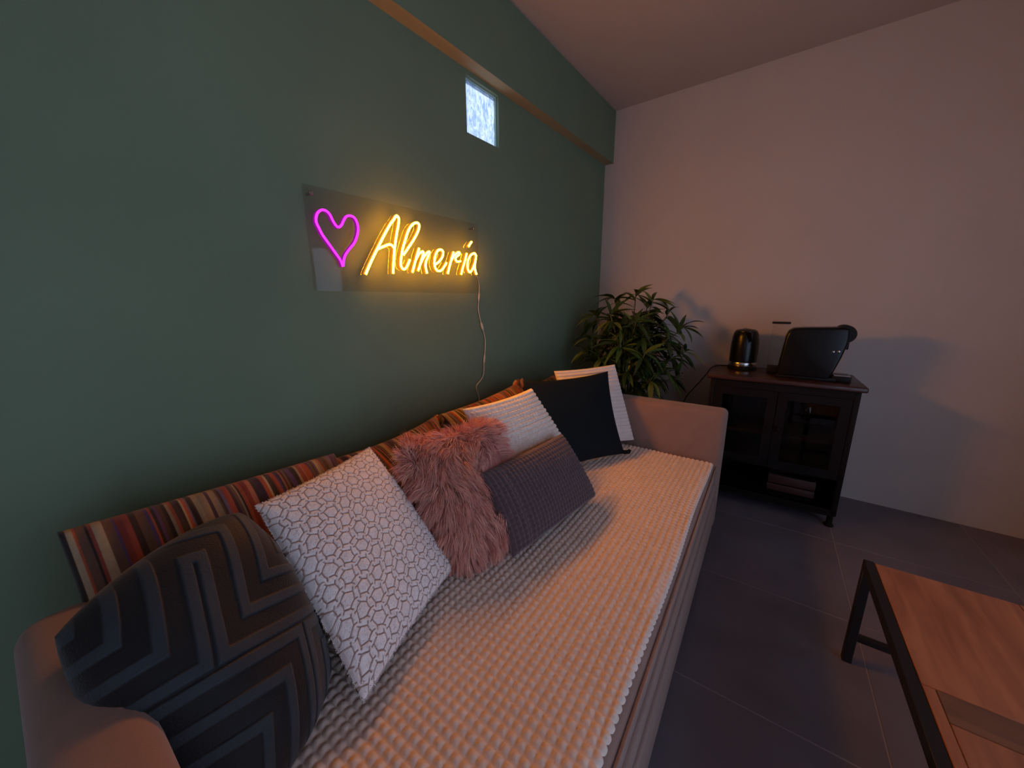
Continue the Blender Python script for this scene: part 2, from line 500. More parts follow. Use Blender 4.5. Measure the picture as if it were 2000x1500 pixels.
def cushion(name, corners, thick, m, nu=60, nv=60, pinch=0.05, power=0.55, relief=None, colfn=None, seed=1, wrinkle=0.006, back=None, back_mat=None, parent=None, flat_back=1.0, sag=0.0, rnd=0.0):
    """corners TL,TR,BR,BL of the seam; front faces the room. Returns object; relief(um,vm,U,V)->height in metres"""
    TL, TR, BR, BL = [np.array(c, float) for c in corners]
    U, V = np.meshgrid(np.linspace(0, 1, nu + 1), np.linspace(0, 1, nv + 1), indexing='ij')   # u left->right, v top->bottom
    Up = 0.5 + (U - 0.5) * (1 - pinch * (1 - (2 * V - 1) ** 2)); Vp = 0.5 + (V - 0.5) * (1 - pinch * (1 - (2 * U - 1) ** 2))
    if rnd > 0:
        a, b = 2 * Up - 1, 2 * Vp - 1
        k = 1.0 / (1 - rnd * (1 - math.sqrt(0.5)))
        Up = 0.5 + 0.5 * k * ((1 - rnd) * a + rnd * a * np.sqrt(1 - b * b / 2)) * (1 - 0.06 * rnd)
        Vp = 0.5 + 0.5 * k * ((1 - rnd) * b + rnd * b * np.sqrt(1 - a * a / 2)) * (1 - 0.06 * rnd)
    def B(u, v):
        return ((1 - u) * (1 - v))[..., None] * TL + (u * (1 - v))[..., None] * TR + (u * v)[..., None] * BR + ((1 - u) * v)[..., None] * BL
    base = B(Up, Vp)
    n = np.cross(TR - TL, BL - TL) + np.cross(BR - TR, BR - BL) * 0
    n = -np.cross(TR - TL + BR - BL, BL - TL + BR - TR); n /= np.linalg.norm(n)
    if n[0] < 0: n = -n
    wu = np.linalg.norm((TR - TL + BR - BL) / 2); wv = np.linalg.norm((BL - TL + BR - TR) / 2)
    prof = (np.clip(4 * U * (1 - U), 0, 1) ** power) * (np.clip(4 * V * (1 - V), 0, 1) ** power)
    shift = 0.12 * sag * V * (1 - V) * 4
    t = thick / 2 * prof * (1 + sag * (V - 0.5))
    t = t + smooth_noise(U, V, seed, wrinkle) * prof ** 0.7
    hr = relief(U * wu, V * wv, U, V) if relief else 0.0
    edge = np.clip(np.minimum(np.minimum(U, 1 - U) * wu, np.minimum(V, 1 - V) * wv) / 0.012, 0, 1)
    front = base + n * (t + hr * edge)[..., None]
    bk = base - n * (t * flat_back)[..., None]
    idx = np.arange(U.size).reshape(U.shape)
    Qf = np.stack([idx[:-1, :-1], idx[:-1, 1:], idx[1:, 1:], idx[1:, :-1]], -1).reshape(-1, 4)
    # front normal check
    a, b, c = front.reshape(-1, 3)[Qf[len(Qf) // 2][:3]]
    if np.dot(np.cross(b - a, c - a), n) < 0: Qf = Qf[:, ::-1]
    # back uses a coarser copy sharing the seam when the fabric is the same
    idb = idx + U.size
    rim = np.zeros(U.shape, bool); rim[0] = rim[-1] = True; rim[:, 0] = rim[:, -1] = True
    idb = np.where(rim, idx, idb)
    Qb = np.stack([idb[:-1, :-1], idb[1:, :-1], idb[1:, 1:], idb[:-1, 1:]], -1).reshape(-1, 4)
    a, b, c = np.concatenate([front.reshape(-1, 3), bk.reshape(-1, 3)])[Qb[len(Qb) // 2][:3]]
    if np.dot(np.cross(b - a, c - a), -n) < 0: Qb = Qb[:, ::-1]
    org = np.array([(BL + BR)[0] / 2, (BL + BR)[1] / 2, min(BL[2], BR[2])])
    V3 = np.concatenate([front.reshape(-1, 3), bk.reshape(-1, 3)]) - org
    if back_mat is None:
        me = npmesh(name, V3, np.vstack([Qf, Qb]), m)
        if colfn is not None:
            cc = colfn(U * wu, V * wv, U, V).reshape(-1, 3); vcol(me, np.vstack([cc, cc]))
        o = link(name, me, parent)
        if parent is None: o.location = org
        root = o
    else:
        root = empty(name, org)
        me = npmesh('front_cover', V3[:U.size], Qf, m)
        if colfn is not None: vcol(me, colfn(U * wu, V * wv, U, V).reshape(-1, 3))
        link('front_cover', me, root)
        Qb2 = np.stack([idx[:-1, :-1], idx[1:, :-1], idx[1:, 1:], idx[:-1, 1:]], -1).reshape(-1, 4)
        step = max(1, nu // 40)
        me = npmesh('back_cover', V3[U.size:], Qb2[:, ::-1], back_mat)
        link('back_cover', me, root)
    root_info = dict(front=front, n=n, org=org, U=U, V=V, wu=wu, wv=wv)
    return root, root_info

# striped back cushions -------------------------------------------------
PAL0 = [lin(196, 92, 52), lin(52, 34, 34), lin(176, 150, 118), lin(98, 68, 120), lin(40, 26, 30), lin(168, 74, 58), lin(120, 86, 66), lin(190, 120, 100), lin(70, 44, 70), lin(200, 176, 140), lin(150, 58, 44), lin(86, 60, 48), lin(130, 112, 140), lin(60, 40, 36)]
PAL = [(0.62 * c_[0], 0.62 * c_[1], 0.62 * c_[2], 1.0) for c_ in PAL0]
def stripes(seed):
    r = random.Random(seed); edges = [0.0]; cols = []
    last = -1
    while edges[-1] < 0.9:
        edges.append(edges[-1] + r.choice([0.003, 0.004, 0.004, 0.005, 0.007, 0.009, 0.012, 0.014]))
        k = r.randrange(len(PAL))
        while k == last: k = r.randrange(len(PAL))
        last = k; cols.append(PAL[k][:3])
    e = np.array(edges[1:]); cols = np.array(cols)
    def f(um, vm, U, V):
        x = um
        return cols[np.clip(np.searchsorted(e, x), 0, len(cols) - 1)]
    return f
def gathers(seed):
    r = np.random.default_rng(seed)
    def f(um, vm, U, V):
        top = np.exp(-V * 5)
        return 0.004 * top * np.sin(um * 150 + 3 * np.sin(V * 4)) + 0.006 * np.exp(-((U - 1) * 9) ** 2) * np.sin(um * 120 + vm * 60)
    return f
STR = [
    ('striped back cushion at the near end, its left corner reaching the sofa arm', (0.25, -3.061, 0.814), (0.22, -2.487, 0.775)),
    ('striped back cushion mostly hidden between white tufted cushion and pink fur cushion', (0.15, -2.480, 0.728), (0.14, -1.985, 0.760)),
    ('striped back cushion with a bunched corner behind the pale knitted cushion', (0.14, -1.965, 0.758), (0.16, -1.395, 0.806)),
    ('striped back cushion at the far end, peeping out above the dark green cushion', (0.15, -1.365, 0.752), (0.14, -0.90, 0.788)),
]
for i, (lab, a, b) in enumerate(STR):
    ox = (0.47, 0.42, 0.40, 0.38)[i]
    bl = (ox, a[1] + 0.01, 0.452); br = (ox - 0.01, b[1] - 0.01, 0.452)
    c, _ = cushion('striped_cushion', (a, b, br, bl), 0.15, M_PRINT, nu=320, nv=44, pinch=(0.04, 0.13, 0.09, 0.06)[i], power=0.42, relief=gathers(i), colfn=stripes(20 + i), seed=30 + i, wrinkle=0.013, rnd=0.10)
    tag(c, lab, 'cushion', 'striped back cushions along the wall')
    if i in (1, 2):                                   # bunched-up corner
        q = Vector(b) - c.location; q += Vector((0.012, -0.012, -0.012))
        K, J = 40, 10; V, F, C_ = [], [], []
        for jj in range(J + 1):
            t = jj / J; rr = (0.016 + 0.024 * math.sin(PI * (0.15 + 0.75 * t))) * (1 if i == 2 else 0.7)
            for kk in range(K):
                a_ = 2 * PI * kk / K; f_ = rr * (1 + 0.22 * math.sin(7 * a_ + 3 * t) + 0.10 * math.sin(13 * a_ - 5 * t))
                V.append((q.x + f_ * math.cos(a_) * 0.8, q.y + f_ * math.sin(a_) + 0.012 * t, q.z - 0.035 + (0.062 if i == 2 else 0.045) * t + 0.005 * math.sin(5 * a_)))
                C_.append(PAL[(int(a_ * 5) * 5 + i) % len(PAL)][:3])
        F = [(jj * K + kk, jj * K + (kk + 1) % K, (jj + 1) * K + (kk + 1) % K, (jj + 1) * K + kk) for jj in range(J) for kk in range(K)] + [tuple(J * K + kk for kk in range(K))]
        me = pymesh('gathered_corner', V, F, M_PRINT); vcol(me, np.array(C_)); link('gathered_corner', me, c)

# white tufted cushion with hexagon lattice ------------------------------
def hexlat(a, thick_line):
    def f(um, vm, U, V):
        x, y = um + 0.003 * np.sin(vm * 40) + 0.0012 * np.sin(vm * 190 + um * 60), vm + 0.003 * np.sin(um * 37) + 0.0012 * np.sin(um * 170 - vm * 80)
        best = None
        h = a * math.sqrt(3)
        for ox, oy in ((0, 0), (a / 2, h / 2)):
            cx = np.round((x - ox) / a) * a + ox; cy = np.round((y - oy) / h) * h + oy
            d = (x - cx) ** 2 + (y - cy) ** 2
            if best is None: best, px, py = d, x - cx, y - cy
            else:
                w = d < best; px = np.where(w, x - cx, px); py = np.where(w, y - cy, py); best = np.minimum(best, d)
        r = 0.33 * a; m = np.full(x.shape, -1e9); s = np.zeros_like(x)
        for k in range(6):
            t = k * PI / 3
            pr = px * math.cos(t) + py * math.sin(t); sd = -px * math.sin(t) + py * math.cos(t)
            w = pr > m; m = np.where(w, pr, m); s = np.where(w, sd, s)
        half = r * math.tan(PI / 6)
        d1 = np.abs(m - r)
        d2 = np.where(m > r - 0.0005, np.abs(s - half), 1.0)
        return np.minimum(d1, d2)
    def relief(um, vm, U, V):
        d = f(um, vm, U, V)
        return 0.0050 * np.clip(d / thick_line, 0, 1) ** 0.5 - 0.001 + RNG.normal(0, 0.0005, d.shape)
    def col(um, vm, U, V):
        d = f(um, vm, U, V); w = np.clip((d - 0.25 * thick_line) / (0.5 * thick_line), 0, 1)[..., None]
        return (1 - w) * np.array(lin(164, 130, 114)[:3]) + w * np.array(lin(248, 238, 234)[:3])
    return relief, col
rl, cl = hexlat(0.045, 0.0026)
tc_, tinf = cushion('tufted_cushion', ((0.395, -2.768, 0.780), (0.30, -2.410, 0.785), (0.632, -2.375, 0.470), (0.768, -2.748, 0.470)), 0.12, M_KNIT, nu=300, nv=330, pinch=0.03, power=0.42, relief=rl, colfn=cl, seed=3, wrinkle=0.004, back_mat=M_BACKCLOTH)
tag(tc_, 'large white tufted cushion with a brown lattice of hexagons, near the front', 'cushion')

def short_pile(inf, parent, N, ln, mask, m, col, seed):
    r = np.random.default_rng(seed)
    fr, n, org = inf['front'], inf['n'], inf['org']
    nu, nv = inf['U'].shape
    u, v = r.uniform(0, 1, N), r.uniform(0, 1, N)
    e = r.random(N) < 0.45; sd = r.integers(0, 4, N)
    u = np.where(e & (sd == 0), 0.0, u); u = np.where(e & (sd == 1), 0.9999, u); v = np.where(e & (sd == 2), 0.0, v); v = np.where(e & (sd == 3), 0.9999, v)
    keep = mask(u * inf['wu'], v * inf['wv'], u, v); u, v, e = u[keep], v[keep], e[keep]; N = len(u)
    gi, gj = np.minimum((u * (nu - 1)).astype(int), nu - 2), np.minimum((v * (nv - 1)).astype(int), nv - 2)
    fu, fv = (u * (nu - 1) - gi)[:, None], (v * (nv - 1) - gj)[:, None]
    P0 = fr[gi, gj] * (1 - fu) * (1 - fv) + fr[gi + 1, gj] * fu * (1 - fv) + fr[gi, gj + 1] * (1 - fu) * fv + fr[gi + 1, gj + 1] * fu * fv
    out = P0 - fr.reshape(-1, 3).mean(0); out /= np.linalg.norm(out, axis=1)[:, None]
    d = n + out * np.where(e, 1.3, 0.25)[:, None] + r.normal(0, .55, (N, 3)); d /= np.linalg.norm(d, axis=1)[:, None]
    L_ = r.uniform(.6, 1.2, N)[:, None] * ln
    w = np.cross(d, r.normal(0, 1, (N, 3))); w /= np.linalg.norm(w, axis=1)[:, None] + 1e-9; w *= 0.0008
    P1 = P0 + d * L_ + r.normal(0, .001, (N, 3)); P1[:, 2] = np.maximum(P1[:, 2], 0.447)
    vs = np.stack([P0 - w, P0 + w, P1 + w * .5, P1 - w * .5], 1).reshape(-1, 3) - org
    q = np.arange(N)[:, None] * 4 + np.array([0, 1, 2, 3])
    me = npmesh('pile', vs, q, m)
    c = np.array(col)[None] * r.uniform(.86, 1.06, N)[:, None]
    vcol(me, np.repeat(c, 4, 0))
    tag(link('pile', me, parent), 'short woolly white pile', kind='stuff')
short_pile(tinf, tc_.children[0], 15000, 0.0040, lambda um, vm, U, V: rl(um, vm, U, V) > 0.0034, M_KNIT, lin(250, 242, 238)[:3], 4)

# second, knitted cream cushion ------------------------------------------
def knit(p):
    def relief(um, vm, U, V):
        row = np.floor(vm / p); x = um / p + 0.5 * (row % 2)
        return 0.011 * (np.abs(np.sin(PI * x)) * np.abs(np.sin(PI * vm / p))) ** 0.6
    return relief
def knitcol(um, vm, U, V):
    return np.ones(U.shape + (3,)) * np.array(lin(238, 226, 214)[:3])
c, _ = cushion('knitted_cushion', ((0.40, -2.077, 0.856), (0.42, -1.644, 0.856), (0.655, -1.556, 0.465), (0.600, -2.035, 0.465)), 0.11, M_KNIT, nu=200, nv=200, pinch=0.05, power=0.45, relief=knit(0.021), colfn=knitcol, seed=5, wrinkle=0.008)
tag(c, 'cream knitted cushion standing behind the mauve waffle cushion', 'cushion')

# pink fur cushion ---------------------------------------------------------
fur_c = ((0.385, -2.345, 0.770), (0.505, -2.045, 0.800), (0.712, -2.085, 0.475), (0.625, -2.335, 0.475))
body, inf = cushion('fur_cushion', fur_c, 0.13, M_FURBASE, nu=40, nv=40, pinch=0.03, power=0.4, seed=8)
tag(body, 'shaggy dusty-pink fur cushion between the white tufted and mauve waffle cushions', 'cushion')
def fur(body, inf, N=42000):
    r = np.random.default_rng(5)
    fr, n, org, U, V = inf['front'], inf['n'], inf['org'], inf['U'], inf['V']
    nu, nv = U.shape
    u = r.uniform(0, 1, N) ; v = r.uniform(0, 1, N)
    e = r.random(N) < 0.22                                   # denser rim
    side = r.integers(0, 4, N)
    u = np.where(e & (side == 0), r.uniform(0, .04, N), u); u = np.where(e & (side == 1), r.uniform(.96, 1, N), u)
    v = np.where(e & (side == 2), r.uniform(0, .04, N), v); v = np.where(e & (side == 3), r.uniform(.96, 1, N), v)
    gi, gj = np.minimum((u * (nu - 1)).astype(int), nu - 2), np.minimum((v * (nv - 1)).astype(int), nv - 2)
    fu, fv = (u * (nu - 1) - gi)[:, None], (v * (nv - 1) - gj)[:, None]
    P0 = fr[gi, gj] * (1 - fu) * (1 - fv) + fr[gi + 1, gj] * fu * (1 - fv) + fr[gi, gj + 1] * (1 - fu) * fv + fr[gi + 1, gj + 1] * fu * fv
    du = fr[gi + 1, gj] - fr[gi, gj]; dv = fr[gi, gj + 1] - fr[gi, gj]
    nn_ = np.cross(du, dv); nn_ /= np.linalg.norm(nn_, axis=1)[:, None] + 1e-9
    nn_ = np.where((nn_ @ n)[:, None] < 0, -nn_, nn_)
    TL, TR, BR, BL = [np.array(c) for c in fur_c]
    down = (BL - TL); down /= np.linalg.norm(down); acr = (TR - TL); acr /= np.linalg.norm(acr)
    # clumps
    K = 520
    cu, cv = r.uniform(-.02, 1.02, K), r.uniform(-.02, 1.02, K)
    cid = np.empty(N, int)
    for s in range(0, N, 4000):
        d = (u[s:s + 4000, None] - cu) ** 2 + (v[s:s + 4000, None] - cv) ** 2
        cid[s:s + 4000] = d.argmin(1)
    ang = 0.9 * np.sin(cu * 7 + 1.5) * np.cos(cv * 6) + 0.5 * np.sin(cu * 13 + cv * 11) + r.normal(0, .35, K)
    cdir = np.cos(ang)[:, None] * down + np.sin(ang)[:, None] * acr
    lift = r.uniform(.25, .75, K)
    out = ((u - .5)[:, None] * acr + (v - .5)[:, None] * down)
    rimf = np.clip(np.maximum(np.abs(u - .5), np.abs(v - .5)) * 2 - .7, 0, .3)[:, None] / .3
    tocl = ((cu[cid] - u)[:, None] * acr * .3 + (cv[cid] - v)[:, None] * down * .35)
    d = cdir[cid] * 0.8 + nn_ * lift[cid][:, None] + out * rimf * 1.6 + r.normal(0, .16, (N, 3))
    d /= np.linalg.norm(d, axis=1)[:, None]
    Ln = r.uniform(.026, .052, N)[:, None] * (0.8 + 0.4 * r.random(K)[cid][:, None])
    grav = np.array([0, 0, -1.0])
    P1 = P0 + nn_ * 0.35 * Ln + d * Ln * .45 + tocl * .15
    P2 = P1 + d * Ln * .4 + grav * Ln * .12 + tocl * .4
    P3 = P2 + d * Ln * .3 + grav * Ln * .22 + tocl * .35 + r.normal(0, .003, (N, 3))
    ok = ~((P3[:, 1] > -2.23) & (P3[:, 0] > 0.66 + (0.56 - P3[:, 2]) * 0.35))      # nothing pokes through the cushion lying in front
    sel = np.where(ok)[0]; P0, P1, P2, P3, d, cid = P0[sel], P1[sel], P2[sel], P3[sel], d[sel], cid[sel]; N = len(sel)
    for PP in (P1, P2, P3):
        PP[:, 2] = np.maximum(PP[:, 2], 0.446)
    wd = np.cross(d, r.normal(0, 1, (N, 3))); wd /= np.linalg.norm(wd, axis=1)[:, None] + 1e-9
    w0 = r.uniform(.0006, .0011, N)[:, None]
    vs = np.stack([P0 - wd * w0, P0 + wd * w0, P1 - wd * w0, P1 + wd * w0, P2 - wd * w0 * .7, P2 + wd * w0 * .7, P3, P3 + wd * w0 * .15], 1).reshape(-1, 3) - org
    b = np.arange(N)[:, None] * 8
    q = np.concatenate([b + np.array([0, 1, 3, 2]), b + np.array([2, 3, 5, 4]), b + np.array([4, 5, 7, 6])])
    me = npmesh('fur', vs, q, M_FUR)
    base = np.array(lin(238, 166, 148)[:3]); dk = np.array(lin(196, 116, 106)[:3]); lt = np.array(lin(254, 214, 192)[:3])
    k = r.random(N)[:, None] * .6 + r.random(K)[cid][:, None] * .4
    c = np.where(k < .5, dk + (base - dk) * k * 2, base + (lt - base) * (k - .5) * 2)
    vcol(me, np.repeat(c, 8, 0))
    o = link('fur', me, body)
    tag(o, 'long dusty-pink pile', kind='stuff')
fur(body, inf)

# mauve waffle cushion -------------------------------------------------------
def waffle(p):
    def relief(um, vm, U, V):
        return 0.0095 * ((1 - np.abs(2 * ((um / p) % 1) - 1) ** 2.5) * (0.35 + 0.65 * (1 - np.abs(2 * ((vm / p) % 1) - 1) ** 2.5))) ** 0.8 - 0.006 * np.exp(-((U - 0.16) * 90) ** 2)
    return relief
c, _ = cushion('waffle_cushion', ((0.600, -2.218, 0.701), (0.625, -1.715, 0.698), (0.795, -1.718, 0.462), (0.747, -2.222, 0.462)), 0.12, M_WAFFLE, nu=250, nv=150, pinch=0.02, power=0.4, relief=waffle(0.0175), seed=9, wrinkle=0.004)
tag(c, 'oblong mauve-brown waffle plush cushion lying foremost on the blanket', 'cushion')

# dark green plain cushion -------------------------------------------------
c, inf = cushion('plain_cushion', ((0.33, -1.585, 0.868), (0.56, -1.083, 0.866), (0.735, -1.222, 0.462), (0.515, -1.72, 0.462)), 0.085, M_DKGREEN, nu=60, nv=60, pinch=0.075, power=0.5, seed=12, wrinkle=0.006)
tag(c, 'plain dark green cotton cushion in front of the white ribbed cushion', 'cushion')
bp_ = Vector((0.735, -1.222, 0.462)) - c.location
tube('corner_tab', [tuple(bp_ + Vector((-0.02, -0.01, 0.012))), tuple(bp_ + Vector((0.0, 0.0, 0.008))), tuple(bp_ + Vector((0.016, 0.012, 0.010))), tuple(bp_ + Vector((0.022, 0.018, 0.022)))], [0.010, 0.012, 0.012, 0.008], M_DKGREEN, c)

# white ribbed cushion --------------------------------------------------------
def ribs(p):
    def relief(um, vm, U, V):
        return 0.007 * np.abs(np.sin(PI * vm / p)) ** 0.8
    return relief
c, _ = cushion('ribbed_cushion', ((0.315, -1.262, 0.866), (0.556, -0.975, 0.890), (0.708, -0.998, 0.462), (0.50, -1.33, 0.462)), 0.085, M_CORD, nu=60, nv=240, pinch=0.03, power=0.4, relief=ribs(0.021), seed=14, wrinkle=0.003)
tag(c, 'white ribbed cushion against the far sofa arm, behind the dark green one', 'cushion')

# dark velvet maze cushion -----------------------------------------------------
def maze(um, vm, U, V):
    x = (um * 0.92 + vm * 0.38) ; y = (vm * 0.92 - um * 0.38)
    cx = 0.150
    ix, iy = np.floor(x / cx), np.floor(y / cx)
    fx, fy = x / cx - ix, y / cx - iy
    fx = np.where((ix + iy) % 2 == 0, fx, 1 - fx)
    fy = np.where(iy % 2 == 0, fy, 1 - fy)
    d = np.maximum(fx, fy)
    return np.clip((np.sin(d * 2 * PI * 3.5) - 0.40) * 4 + 0.5, 0, 1)
def vrel(um, vm, U, V): return 0.003 * maze(um, vm, U, V)
def vcolr(um, vm, U, V):
    w = maze(um, vm, U, V)[..., None]
    return (1 - w) * np.array(lin(12, 13, 16)[:3]) + w * np.array(lin(42, 50, 56)[:3])
c, _ = cushion('velvet_cushion', ((0.55, -3.085, 0.780), (0.44, -2.810, 0.810), (0.650, -2.752, 0.472), (0.80, -2.985, 0.480)), 0.20, M_VELVET, nu=240, nv=240, pinch=0.0, power=0.42, rnd=0.45, relief=vrel, colfn=vcolr, seed=17, wrinkle=0.010)
tag(c, 'big dark blue-black velvet cushion with a maze pattern, nearest to the camera', 'cushion')

# ------------------------------------------------------------------ neon sign
STROKES = {
 'heart': [(-2.296,1.377),(-2.302,1.398),(-2.316,1.419),(-2.337,1.449),(-2.356,1.476),(-2.366,1.497),(-2.373,1.515),(-2.371,1.532),(-2.363,1.547),(-2.349,1.557),(-2.335,1.556),(-2.324,1.547),(-2.316,1.530),(-2.306,1.514),(-2.296,1.510),(-2.285,1.519),(-2.275,1.536),(-2.264,1.550),(-2.248,1.555),(-2.233,1.550),(-2.225,1.535),(-2.223,1.514),(-2.230,1.489),(-2.243,1.464),(-2.262,1.443),(-2.279,1.423),(-2.289,1.404),(-2.294,1.379)],
 'A': [(-2.209,1.356),(-2.182,1.403),(-2.147,1.458),(-2.115,1.507),(-2.082,1.553),(-2.068,1.568),(-2.058,1.581),(-2.051,1.587),(-2.044,1.583),(-2.042,1.574),(-2.046,1.553),(-2.057,1.519),(-2.067,1.481),(-2.075,1.445),(-2.081,1.410),(-2.087,1.365)],
 'Abar': [(-2.147,1.453),(-2.125,1.463),(-2.098,1.474),(-2.084,1.473),(-2.073,1.463)],
 'l': [(-2.000,1.425),(-2.012,1.405),(-2.024,1.389),(-2.035,1.385),(-2.045,1.393),(-2.047,1.410),(-2.042,1.434),(-2.032,1.466),(-2.018,1.498),(-2.000,1.536),(-1.979,1.563),(-1.959,1.575),(-1.945,1.575),(-1.941,1.564),(-1.949,1.543),(-1.967,1.516),(-1.988,1.490),(-2.009,1.466),(-2.031,1.441)],
 'm1': [(-1.948,1.475),(-1.958,1.454),(-1.971,1.423),(-1.991,1.375)],
 'm2': [(-1.971,1.424),(-1.950,1.452),(-1.932,1.464),(-1.926,1.459),(-1.932,1.444),(-1.946,1.412),(-1.960,1.383)],
 'm3': [(-1.945,1.413),(-1.927,1.439),(-1.909,1.458),(-1.895,1.467),(-1.892,1.462),(-1.903,1.443),(-1.915,1.422),(-1.918,1.401),(-1.912,1.375)],
 'e': [(-1.863,1.415),(-1.837,1.431),(-1.817,1.453),(-1.812,1.472),(-1.822,1.482),(-1.841,1.478),(-1.856,1.460),(-1.865,1.436),(-1.867,1.413),(-1.859,1.395),(-1.843,1.388),(-1.824,1.395),(-1.808,1.411),(-1.794,1.428)],
 'r1': [(-1.746,1.479),(-1.757,1.456),(-1.771,1.425),(-1.789,1.380)],
 'r2': [(-1.768,1.433),(-1.747,1.459),(-1.722,1.478),(-1.708,1.481),(-1.710,1.471),(-1.731,1.458),(-1.736,1.447),(-1.724,1.438),(-1.702,1.442)],
 'i': [(-1.658,1.481),(-1.675,1.440),(-1.689,1.411),(-1.701,1.381)],
 'acc': [(-1.621,1.539),(-1.634,1.526),(-1.645,1.514)],
 'a': [(-1.590,1.473),(-1.598,1.485),(-1.612,1.485),(-1.634,1.472),(-1.651,1.448),(-1.656,1.418),(-1.648,1.399),(-1.635,1.396),(-1.617,1.415),(-1.600,1.446),(-1.592,1.470),(-1.600,1.440),(-1.603,1.416),(-1.597,1.398),(-1.591,1.387)],
}
PX0, PX1 = 0.026, 0.030
SY, SZ = -1.975, 1.293
sign = empty('neon_sign', (0, SY, SZ))
tag(sign, 'lit neon sign with a magenta heart and the word Almería on clear acrylic', 'neon sign')
boxes('acrylic_panel', [(PX0, PX1, -2.398 - SY, -1.557 - SY, 0, 0.338)], M_ACRYL, sign)
for (y, z) in ((-2.373, 1.606), (-1.590, 1.606)):
    s = lathe('screw', [(0.0045, 0), (0.0045, 0.030), (0.0075, 0.030), (0.0075, 0.034), (0.005, 0.0365)], M_CHROME, sign, k=16)
    s.rotation_euler = (0, PI / 2, 0); s.location = (0, y - SY, z - SZ)
NE_Y = emit_mat('neon_amber', (1.0, 0.32, 0.0060), NEON)
NE_YS = emit_mat('neon_amber_sleeve', (1.0, 0.27, 0.006), 0.85)
NE_M = emit_mat('neon_magenta', (0.80, 0.045, 0.95), 1.35)
NE_MS = emit_mat('neon_magenta_sleeve', (0.50, 0.008, 0.50), 0.55)
for m_ in (NE_YS, NE_MS, NE_M):
    m_.cycles.emission_sampling = 'NONE' if m_ is not NE_M else 'AUTO'
def sweep(name, p2, prof, m, parent):
    """planar stroke (y,z) swept with profile (offset, x)"""
    n = len(p2); tan = np.gradient(p2, axis=0); tan /= np.linalg.norm(tan, axis=1)[:, None] + 1e-9
    nor = np.stack([-tan[:, 1], tan[:, 0]], 1)
    k = len(prof); V = []
    for i in range(n):
        for (o, x) in prof:
            q = p2[i] + nor[i] * o
            V.append((x, q[0] - SY, q[1] - SZ))
    F = [(i * k + j, i * k + j + 1, (i + 1) * k + j + 1, (i + 1) * k + j) for i in range(n - 1) for j in range(k - 1)]
    F += [tuple(range(k)), tuple((n - 1) * k + j for j in range(k - 1, -1, -1))]
    return link(name, pymesh(name, V, F, m), parent)
RT = 0.0042
dome = [(RT * math.cos(t), 0.0445 + RT * 1.1 * math.sin(t)) for t in np.linspace(-0.25, PI + 0.25, 8)]
sleeve = [(RT * 0.95, 0.0446), (RT * 0.95, PX1), (-RT * 0.95, PX1), (-RT * 0.95, 0.0446)]
for k, pts in STROKES.items():
    p2 = spline(pts, 4)
    h = k == 'heart'
    t = sweep('heart_tube' if h else 'letter_tube', p2, dome, NE_M if h else NE_Y, sign)
    sweep('tube_sleeve', p2, sleeve, NE_MS if h else NE_YS, t)
CORD = [(-1.593,1.388),(-1.557,1.372),(-1.537,1.343),(-1.536,1.313),(-1.542,1.255),(-1.546,1.214),(-1.537,1.169),(-1.522,1.124),(-1.505,1.080),(-1.495,1.036),(-1.502,0.967),(-1.511,0.911),(-1.514,0.861),(-1.532,0.831),(-1.575,0.801),(-1.576,0.775),(-1.559,0.733),(-1.558,0.694),(-1.563,0.622),(-1.56,0.5)]
cp = spline([(0.036 if i == 0 else (0.02 if i == 1 else 0.010), y - SY, z - SZ) for i, (y, z) in enumerate(CORD)], 5)
cable = tube('cable', cp, 0.0024, M_CABLE, sign)
def connector(z0, z1, r):
    q = [p for p in cp if z0 - SZ <= p[2] <= z1 - SZ and p[2] < 0.02]
    q = spline(q, 3)
    rr = [r * (0.45 + 0.55 * min(1, 4 * min(i, len(q) - 1 - i) / len(q))) for i in range(len(q))]
    tube('connector', q, rr, M_CABLE, cable)
connector(1.255, 1.315, 0.0052); connector(1.09, 1.15, 0.0068); connector(0.91, 0.97, 0.0050)

# ------------------------------------------------------------------ cabinet in the corner
CR = math.radians(3.5)
CB = (1.342, -0.503, 0.0)
cab = empty('cabinet', CB, CR)
tag(cab, 'dark stained wooden cabinet on short feet against the white wall', 'cabinet')
CW, CD = 0.345, 0.385        # half width, depth
boxes('top', [(-CW - 0.020, CW + 0.020, -0.022, CD + 0.012, 0.787, 0.815)], M_TOPWOOD, cab, bevel=0.008, seg=3)
boxes('side_panel', [(-CW, -CW + 0.025, 0, CD, 0.07, 0.787)], M_DARKWOOD, cab, bevel=0.002)
boxes('side_panel', [(CW - 0.025, CW, 0, CD, 0.07, 0.787)], M_DARKWOOD, cab, bevel=0.002)
boxes('back_panel', [(-CW + 0.025, CW - 0.025, CD - 0.012, CD, 0.07, 0.787)], M_DARKWOOD, cab)
boxes('bottom_panel', [(-CW + 0.025, CW - 0.025, 0.004, CD - 0.012, 0.085, 0.105)], M_DARKWOOD, cab)
boxes('shelf', [(-CW + 0.025, CW - 0.025, 0.03, CD - 0.012, 0.270, 0.288)], M_DARKWOOD, cab)
boxes('shelf', [(-CW + 0.025, CW - 0.025, 0.04, CD - 0.012, 0.468, 0.484)], M_DARKWOOD, cab)
boxes('apron', [(-CW + 0.025, CW - 0.025, 0.0, 0.02, 0.745, 0.787)], M_DARKWOOD, cab)
boxes('plinth_rail', [(-CW + 0.025, CW - 0.025, 0.002, 0.02, 0.065, 0.105)], M_DARKWOOD, cab)
